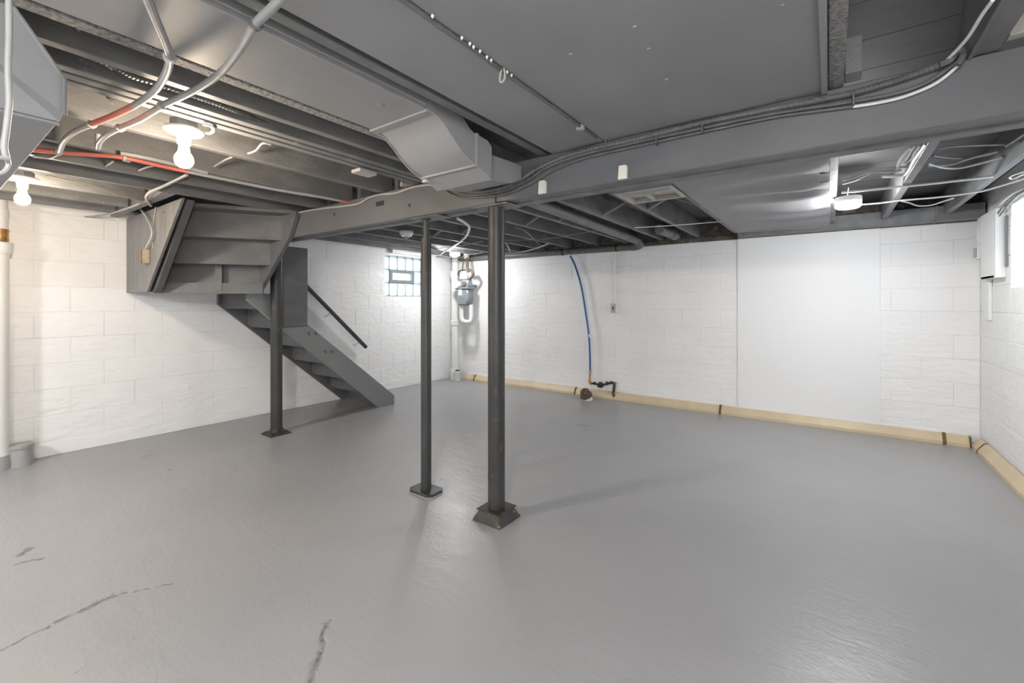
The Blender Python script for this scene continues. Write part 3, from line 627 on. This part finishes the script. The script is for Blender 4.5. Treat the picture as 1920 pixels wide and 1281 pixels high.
# dark drain along the back wall top, with elbow
t = thing('waste_pipe', 'dark grey waste pipe along the top of the back wall with an elbow', 'pipe', (-2.5, 5.1, 1.9))
obj('wall_run', tube([(-4.75, 5.19, 1.905), (-1.93, 5.19, 1.885)], .042, 16, 1), 'dcable', t, True)
obj('elbow', tube([(-1.95, 5.19, 1.885), (-1.86, 5.17, 1.89), (-1.82, 5.10, 1.905), (-1.815, 5.0, 1.93)], .047, 16, 4), 'dcable', t, True)
obj('joist_run', tube([(-1.815, 5.02, 1.93), (-1.80, 2.06, 1.975)], .044, 16, 1), 'timber', t, True)
for x in (-2.14, -2.9): obj('strap', lathe([(.044, -.008), (.047, -.008), (.047, .008), (.044, .008)], (x, 5.19, 1.889), (1, 0, 0), 16), 'black', t, True)
t = thing('pipe_end', 'grey capped pipe end poking out between joists above the back wall', 'pipe', (-1.42, 4.95, 1.95))
obj('pipe', tube([P(1262, 440, z=1.96), P(1236, 430, z=1.965)], .05, 12, 1), 'timber', t, True); obj('cap', tube([P(1266, 441.5, z=1.96), P(1258, 438, z=1.96)], .056, 12, 1), 'timber', t, True)

# gas meter
c = P(871, 549, y=5.0); t = thing('gas_meter', 'grey gas meter hanging by the white stack in the far corner', 'gas meter', tuple(c)); x, y, z = c
obj('body', prism([(x - .085, z + .045), (x - .085, z - .10), (x - .065, z - .15), (x + .075, z - .15), (x + .095, z - .10), (x + .095, z + .045)], 'y', y - .06, y + .07, bev=.016), 'meter', t, True)
obj('band', box(x - .095, x + .105, y - .075, y + .08, z + .04, z + .062, bev=.006), 'meter', t)
obj('head', prism([(x - .085, z + .06), (x - .085, z + .14), (x + .085, z + .15), (x + .095, z + .06)], 'y', y - .05, y + .05, bev=.014), 'meter', t, True)
obj('dial', lathe([(.042, -.01), (.042, .03), (.036, .034)], (x - .065, y - .06, z + .095), (0, -1, 0), 20), 'white', t, True)
obj('index_cover', lathe([(.026, 0), (.026, .015), (.02, .018)], (x + .035, y - .05, z + .10), (0, -1, 0), 16), 'corr', t, True)
obj('wall_bracket', box(x - .03, x + .03, y + .05, YB - .022, z + .07, z + .10, bev=.003), 'meter', t)
obj('label_plate', box(x - .045, x + .005, y - .066, y - .058, z - .03, z + .035), 'white', t)
obj('inlet_pipe', tube([(x - .045, y, z - .14), (x - .045, y, z - .28), (x - .02, y, z - .33), (x + .06, y, z - .34), (x + .085, y + .02, z - .30), (x + .085, y + .02, z - .14)], .026, 12, 4), 'pvc', t, True)
obj('regulator', lathe([(.05, 0), (.055, .02), (.055, .045), (.03, .06), (.03, .09)], (x - .01, y, z + .16), seg=20), 'cream', t, True)
obj('elbow_fitting', tube([(x + .05, y, z + .14), (x + .10, y, z + .17), (x + .13, y, z + .21), (x + .10, y, z + .26), (x + .06, y, z + .25), (x + .05, y, z + .29)], .016, 10, 4), 'corr', t, True)
obj('riser_pipe', tube([(x + .05, y, z + .28), (x + .02, y + .03, z + .38), (x - .005, y + .05, z + .44)], .015, 10, 2), 'corr', t, True)
obj('side_tube', tube([(x - .02, y, z + .24), (x - .045, y + .02, z + .30), (x - .03, y + .04, z + .40)], .008, 8, 4), 'corr', t, True)
obj('left_fitting', tube([(x - .07, y, z + .19), (x - .10, y, z + .22), (x - .07, y, z + .26), (x - .0, y, z + .26)], .012, 8, 4), 'corr', t, True)
obj('stop_cock', lathe([(.03, 0), (.034, .02), (.034, .06), (.02, .08), (.02, .14)], (x - .008, y + .05, z + .40), seg=14), 'cream', t, True)
t.scale = (1.32, 1.1, 1.3)

# blue hose, valve and old fittings at the back wall
yw = YB - .05
t = thing('blue_hose', 'blue supply hose bowing down the back wall to a corroded valve', 'hose', tuple(P(1100, 600, y=yw)))
a = px([(1069, 480), (1079, 500), (1090, 538), (1098, 585), (1104, 628), (1106, 665), (1106.5, 696)], y=yw); obj('hose', tube(a, .0125, 10), 'blue', t, True)
obj('collar', tube(px([(1105, 627), (1106, 633)], y=yw), .0145, 10, 1), 'pvc', t, True)
t = thing('shutoff_valve', 'corroded pipe loop and shutoff valve low on the back wall', 'valve', tuple(P(1128, 722, y=yw)))
obj('riser_pipe', tube(px([(1106, 696), (1105.5, 718)], y=yw), .012, 10, 1), 'copper', t, True)
obj('hose_end', tube(px([(1106.3, 695), (1106, 702)], y=yw), .017, 10, 1), 'copper', t, True)
obj('elbow', tube(px([(1105.5, 713), (1105.8, 718.5), (1109, 719)], y=yw), .017, 10, 3), 'copper', t, True)
obj('valve_body', tube(px([(1109, 719), (1116, 719.5), (1126, 722.5), (1137, 720), (1146, 718)], y=yw), .013, 10, 4), 'black', t, True)
obj('valve_nut', lathe([(.024, -.01), (.026, 0), (.024, .012)], P(1137.5, 719, y=yw), (1, 0, 0), 8), 'corr', t)
obj('valve_nut', lathe([(.02, -.01), (.022, 0), (.02, .01)], P(1115, 719, y=yw), (1, 0, 0), 8), 'black', t)
obj('bonnet', lathe([(.035, -.02), (.04, 0), (.03, .03), (.02, .06)], P(1126, 722, y=yw), (0, -1, 0), 14), 'black', t, True)
obj('drop_pipe', tube(px([(1144, 718), (1151, 719), (1151, 730), (1150, 737), (1152, 746)], y=yw), .018, 10, 4), 'corr', t, True)
obj('handle', tube(px([(1143, 716), (1156, 718.5)], y=yw - .02), .006, 6, 1), 'corr', t, True)
c = P(1102, 750, z=0); t = thing('floor_plug', 'rusty threaded plug on a floor drain stub by the back wall', 'plug', tuple(c)); ax = Vector((-.15, -.45, 1))
obj('stub', lathe([(.062, 0), (.062, .03), (.055, .045)], c, ax, 20), 'pvc', t, True); obj('flange', lathe([(.064, .04), (.078, .05), (.078, .085), (.06, .10)], c, ax, 8), 'corr', t, True)
obj('cap', lathe([(.055, .095), (.058, .12), (.05, .14), (.02, .145)], c, ax, 18), 'corr', t, True); obj('nub', lathe([(.016, .14), (.016, .16)], c, ax, 6), 'corr', t)
# outlet with conduit on back wall
t = thing('wall_outlet', 'grey outlet box with white conduit on the back wall', 'outlet', tuple(P(1152, 578, y=YB)))
p = P(1153, 578, y=YB - .02)
obj('outlet_box', box(p.x - .05, p.x + .05, YB - .045, YB - .0, p.z - .06, p.z + .06, bev=.004), 'pvc', t); obj('cover_plate', box(p.x - .042, p.x + .02, YB - .05, YB - .044, p.z - .055, p.z + .055, bev=.002), 'outlet', t)
obj('socket', box(p.x - .018, p.x - .004, YB - .053, YB - .05, p.z - .02, p.z + .02), 'black', t)
obj('conduit', tube([(p.x, YB - .02, p.z + .06), (p.x, YB - .02, 1.93)], .015, 10, 1), 'pvc', t, True); q = P(1154, 515, y=YB - .02); obj('strap', box(q.x - .03, q.x + .03, YB - .04, YB, q.z - .012, q.z + .012, bev=.003), 'pvc', t)

# smooth panel on the back wall
t = thing('wall_panel', 'large smooth white board covering part of the back wall', 'panel', (-.2, YB - .01, .1))
obj('board', box(PAN[0], PAN[1], YB - .016, YB - .001, PAN[2], PAN[3], bev=.002), 'wallsm', t)
for (u, v) in ((1421, 491), (1436, 499), (1450, 492), (1473, 491), (1554, 483), (1573, 492)):
    p = P(u, v, y=YB - .017); obj('screw_dimple', lathe([(.009, -.001), (.007, .002), (.002, .003)], (p.x, YB - .016, p.z), (0, -1, 0), 10), 'wallsm', t)

# baseboard drain channel
def channel(name, horizontal, a0, a1, label, cuts):
    h, d = .088, .062
    prof = lambda s: [(0, 0), (d, 0), (d, .028), (d - .006, .036), (.022, h - .006), (.012, h), (0, h)]
    root = None; cuts = [a0] + cuts + [a1]
    for i in range(len(cuts) - 1):
        a, b = cuts[i] + .002, cuts[i + 1] - .002
        if horizontal: bm = prism([(YB - .007 - p, q) for p, q in prof(0)], 'x', a, b)
        else: bm = prism([(XR - .001 - p, q) for p, q in prof(0)], 'y', a, b)
        if root is None: root = struct(name, bm, 'beige', label)
        else: obj('channel_length', bm, 'beige', root)
    for cpos in cuts[1:-1]:
        g = .003; pr = [(p + (g if p > 0 else 0), q + (g if q > .05 else 0)) for p, q in prof(0)]
        bm = prism([(YB - .007 - p, q) for p, q in pr], 'x', cpos - .012, cpos + .012) if horizontal else prism([(XR - .001 - p, q) for p, q in pr], 'y', cpos - .008, cpos + .008)
        o = obj('joint_strip', bm, 'brownj', root); o['label'] = 'brown joint strip'
    return root
xs = [P(u, 740, y=YB - .06).x for u in (889, 1078, 1350, 1771)]
channel('baseboard_back', True, P(872, 700, y=YB - .05).x, XR - .07, 'beige drain channel along the foot of the back wall', xs)
ys = [5.02]
channel('baseboard_right', False, 2.0, YB - .06, 'beige drain channel along the foot of the right wall', ys)
tag(obj('corner_joint', prism([(XR - .075, YB - .002), (XR - .075, YB - .072), (XR - .066, YB - .072), (XR - .060, YB - .002)], 'z', .0, .088, bev=.002), 'brownj'), 'dark caulked corner joint between the two beige channels', 'joint')

# right wall fittings
a = P(1857, 523, x=XR); b = P(1893, 400, x=XR)
t = thing('wall_box', 'white painted wooden box with a dark slot high on the right wall', 'box', (XR, 4.75, 1.4))
ya, yb, za, zb = 4.52, 4.97, 1.385, 1.885
obj('front_board', box(XR - .055, XR - .04, 4.62, yb, za, zb, bev=.003), 'wallsm', t); obj('far_side', box(XR - .04, XR - .001, yb - .02, yb, za, zb, bev=.003), 'wallsm', t)
obj('near_strip', box(XR - .055, XR - .001, 4.585, 4.615, za, zb, bev=.003), 'white', t); obj('bottom_board', box(XR - .055, XR - .001, 4.62, yb - .02, za, za + .02, bev=.002), 'wallsm', t)
o = obj('slot', box(XR - .012, XR - .001, 4.545, 4.575, 1.46, 1.82), 'ventf', t); o['label'] = 'dark grey slot'
tag(obj('wall_batten', box(XR - .02, XR - .001, 4.92, 5.09, 1.07, 1.384, bev=.003), 'wallsm'), 'white vertical batten below the wooden box on the right wall', 'batten')
t = thing('junction_box', 'white junction box with painted cables in the right-hand corner', 'junction box', (XR - .03, 5.13, 1.6))
obj('box_body', box(XR - .055, XR - .001, 5.06, 5.16, 1.56, 1.68, bev=.005), 'wallsm', t); obj('cover', box(XR - .062, XR - .054, 5.07, 5.15, 1.57, 1.65, bev=.002), 'outlet', t)
for k in range(3): obj('cable', tube([(XR - .03, 5.08 + .03 * k, 1.67), (XR - .035, 5.07 + .035 * k, 1.76), (XR - .03, 5.09 + .03 * k, 1.89)], .008, 8, 4), 'pvc', t, True)
obj('side_box', box(XR - .03, XR - .001, 5.165, 5.20, 1.56, 1.66, bev=.003), 'wallsm', t)

# outlet on the stair panel
p = P(277, 482, y=1.14); t = thing('wall_outlet', 'brown outlet box on the light grey stair panel', 'outlet', tuple(p))
obj('outlet_box', box(p.x - .045, p.x + .035, 1.095, 1.144, p.z - .055, p.z + .055, bev=.003), 'tan', t); obj('cover_plate', box(p.x - .02, p.x + .036, 1.088, 1.096, p.z - .055, p.z + .055, bev=.002), 'tand', t)
obj('cable', tube([(p.x, 1.12, p.z + .05), *px([(284, 445), (284, 428), (273, 405), (261, 388), (259, 376)], y=1.12)], .008, 8), 'greyp2', t, True)
obj('thin_wire', tube(px([(287, 465), (286, 430), (292, 388)], y=1.138), .003, 6), 'greyp2', t, True)
t = tag(obj('plate_block', box(-2.13, -2.05, P(680, 322, z=1.93).y - .05, P(680, 322, z=1.93).y + .06, 1.915, 1.934, bev=.002), 'greyp2'), 'small flat pale block under the triple joist', 'block')
pp = P(752, 345, z=1.96); tag(obj('pipe_stub', tube([pp, pp + Vector((.05, .16, 0))], .018, 10, 1), 'greyp2', None, True), 'short pale pipe stub between joists beside the beam', 'pipe')

# ------------------------------------------------------------------ cables
def cable(pts, r, m, label, rib=False, **k):
    p = px(pts, **k) if k else pts
    return tag(obj('armoured_cable' if rib else 'cable', ribbed(p, r) if rib else tube(p, r, 7, 6), m, None, True), label, 'cable')
yb_ = BY0 - .016
bx = [(1772, 116), (1745, 128), (1680, 151), (1600, 174), (1520, 190), (1440, 205), (1300, 234), (1200, 259), (1110, 279), (1050, 297), (1005, 318), (970, 341), (930, 356), (885, 361)]
cable(bx, .0125, 'dcable', 'ribbed armoured cable draped along the face of the beam', True, y=yb_)
cable([(1806, 96), (1790, 118), (1745, 150), (1690, 172), (1600, 190), (1440, 215), (1300, 244), (1180, 270), (1090, 291), (1030, 312), (985, 340), (940, 359), (880, 366), (840, 352)], .007, 'dcable', 'dark flat cable running just below the armoured cable on the beam', y=yb_ + .006)
t = thing('cable', 'cable lowest of the bundle on the beam face, white at one end', 'cable', tuple(P(1300, 251, y=yb_)))
obj('white_length', tube(px([(1797, 122), (1770, 146), (1740, 164), (1690, 183), (1640, 194), (1600, 200)], y=yb_ + .004), .005, 7), 'pvc', t, True)
obj('painted_length', tube(px([(1600, 200), (1520, 210), (1440, 222), (1300, 251), (1200, 273), (1100, 296), (1040, 318), (990, 347), (940, 366), (880, 371), (850, 366), (823, 349)], y=yb_ + .004), .0052, 7), 'dcable', t, True)
cable([(1862, 0), (1840, 30), (1815, 70), (1790, 98), (1768, 120)], .0045, 'pvc', 'white cable coming down beside the doubled joist to the beam', z=1.93)
cable([(1762, 121), (1780, 114), (1790, 102), (1798, 92), (1805, 98), (1803, 110), (1795, 122)], .009, 'dcable', 'thick bent sleeve where the cables meet the top of the beam', y=1.825)
for (a, b) in ((1138, 272), (1318, 240), (1232, 263), (1600, 188)):
    p = P(a, b, y=yb_); obj('cable_staple', box(p.x - .003, p.x + .003, yb_ - .016, BY0 - .001, p.z - .02, p.z + .02, bev=.001), 'dcable', beam)
cable([(545, 402), (590, 393), (640, 387), (672, 382), (692, 371), (712, 365), (742, 362), (772, 352), (800, 347), (818, 348)], .0065, 'greyp2', 'pale cable sagging along the top edge of the beam towards the stairs', y=BY0 - .008)
cable([(28, 33), (90, 75), (200, 118), (250, 143), (300, 158), (420, 199), (500, 232), (600, 265), (700, 297), (790, 325)], .0115, 'dcable', 'ribbed armoured cable tucked beside the triple joist', True, z=1.965)
cable([(70, 72), (110, 88), (180, 112), (210, 130)], .003, 'greyp2', 'thin wire lying along the joist above the trunk duct', z=1.96)
cable([(430, 201), (500, 222), (560, 240), (620, 258), (720, 290)], .003, 'dcable', 'thin dark wire above the ribbed cable by the triple joist', z=1.99)
cable([(28, 392), (90, 402), (150, 407), (200, 402), (240, 390), (262, 382)], .007, 'greyp', 'silvery conduit curving along the top of the left wall to the stairs', z=1.915)
cable([(350, 328), (330, 338), (305, 350), (282, 360), (274, 369), (277, 378), (283, 386)], .009, 'greyp2', 'pale cable looping down from the silver pipe to the stair panel', z=1.93)
cable([(85, 328), (130, 338), (170, 345), (215, 362), (250, 374), (268, 380)], .004, 'tan', 'tan cable stapled along the joists behind the second bulb', z=1.925)
cable([(62, 293), (90, 296), (105, 292), (114, 287)], .0055, 'greyp2', 'pale cable curving up to the red pipe tee', z=1.92)
cable([(378, 246), (392, 250), (400, 245), (396, 237), (380, 233)], .006, 'cream', 'cream cable looping from the lit lampholder by the triple joist', z=1.93)
# far side, left
cable([(858, 410), (872, 418), (880, 427), (875, 442), (862, 454), (845, 464), (832, 472), (826, 478)], .012, 'pvc', 'white painted cable bundle curling down near the corner disc lamp', z=1.912)
cable([(812, 468), (835, 464), (860, 461), (905, 453)], .004, 'greyp2', 'thin pale wire strung below the joists near the corner', z=1.932)
cable([(940, 451), (990, 450), (1040, 446), (1080, 439), (1120, 432)], .003, 'greyp2', 'thin straight wire strung under several joists behind the thick post', z=1.934)
cable([(940, 474), (965, 474), (990, 470), (1015, 462), (1030, 456)], .008, 'greyp', 'silvery cable passing behind the thick post near the waste pipe', z=1.885)
cable([(964, 425), (985, 433), (1000, 447), (1015, 461), (1024, 462)], .007, 'dcable', 'dark cable bowing between joists behind the thick post', z=1.912)
cable([(940, 452), (950, 458), (955, 468), (957, 474)], .007, 'greyp2', 'frayed pale cable end just right of the thick post', z=1.90)
cable([(1024, 461), (1040, 459), (1055, 464), (1062, 470), (1066, 475)], .006, 'dcable', 'dark cable end leading to the top of the blue hose', y=5.12)
cable([(812, 481), (830, 482), (850, 486), (880, 478), (905, 474)], .006, 'dcable', 'dark cable drooping over the corner stack', y=4.88)
cable([(1190, 427), (1260, 423), (1345, 416), (1358, 414)], .0045, 'pvc', 'straight white wire strung below the joists by the rippled sheet', z=1.934)
# far side, right bays
cable([(1578, 361), (1650, 354), (1760, 343), (1863, 331)], .0075, 'pvc', 'straight white conduit crossing the open bays by the disc lamp', z=1.932)
cable([(1613, 384), (1650, 381), (1690, 376), (1760, 370), (1830, 361), (1870, 351), (1925, 334)], .006, 'greyp2', 'white cable running from the disc lamp to the right wall', z=1.932)
cable([(1690, 377), (1703, 380), (1722, 386), (1745, 385), (1768, 378), (1788, 372)], .005, 'greyp2', 'pale cable drooping between the two right-hand joists', z=1.93)
cable([(1653, 331), (1675, 331), (1695, 328), (1705, 319), (1713, 303), (1724, 287), (1736, 270)], .0085, 'pvc', 'thick white cable stapled down the joist face with a loose end', z=1.95)
cable([(1683, 313), (1687, 301), (1697, 287), (1708, 276)], .007, 'greyp2', 'outermost arching cable of the bunch on the bay joist', z=1.97)
cable([(1695, 303), (1702, 296), (1708, 284), (1716, 273)], .007, 'greyp2', 'middle arching cable of the bunch on the bay joist', z=1.97)
cable([(1698, 305), (1710, 298), (1716, 286), (1726, 272)], .007, 'greyp2', 'innermost arching cable of the bunch on the bay joist', z=1.96)
cable([(1580, 339), (1610, 329), (1640, 319), (1670, 315), (1700, 313)], .005, 'greyp2', 'upper thin cable arcing across the bay by the disc lamp', z=1.99)
cable([(1580, 345), (1605, 338), (1635, 324), (1665, 323), (1690, 319)], .005, 'greyp2', 'lower thin cable arcing across the bay by the disc lamp', z=1.985)
cable([(1740, 307), (1770, 315), (1800, 315), (1840, 306), (1880, 295)], .006, 'greyp2', 'lowest of three cables sagging across the right-hand bay', z=1.99)
cable([(1740, 311), (1780, 309), (1820, 297), (1870, 285)], .006, 'greyp2', 'middle of three cables sagging across the right-hand bay', z=2.0)
cable([(1750, 292), (1785, 296), (1820, 296), (1860, 289)], .005, 'dcable', 'highest of three cables sagging across the right-hand bay', z=2.01)
cable([(1760, 279), (1800, 274), (1890, 271)], .005, 'greyp2', 'thin cable crossing high behind the right end of the beam', z=2.02)
cable([(1888, 274), (1905, 264), (1925, 250)], .011, 'dcable', 'ribbed armoured cable along the last joist by the right wall', True, z=2.0)
cable([(1920, 326), (1900, 335), (1893, 333), (1900, 328), (1922, 321)], .006, 'cream', 'cream cable loop by the top of the right wall', z=1.95)
for k in range(3):
    cable([(1862 + 6 * k, 405), (1875 + 7 * k, 385), (1893 + 6 * k, 368), (1918 + 4 * k, 356)], .005, 'dcable' if k else 'pvc', ('white', 'darkest', 'dark outer')[k] + ' cable dropping from the joists to the wooden box on the right wall', x=XR - .03 - .012 * k)
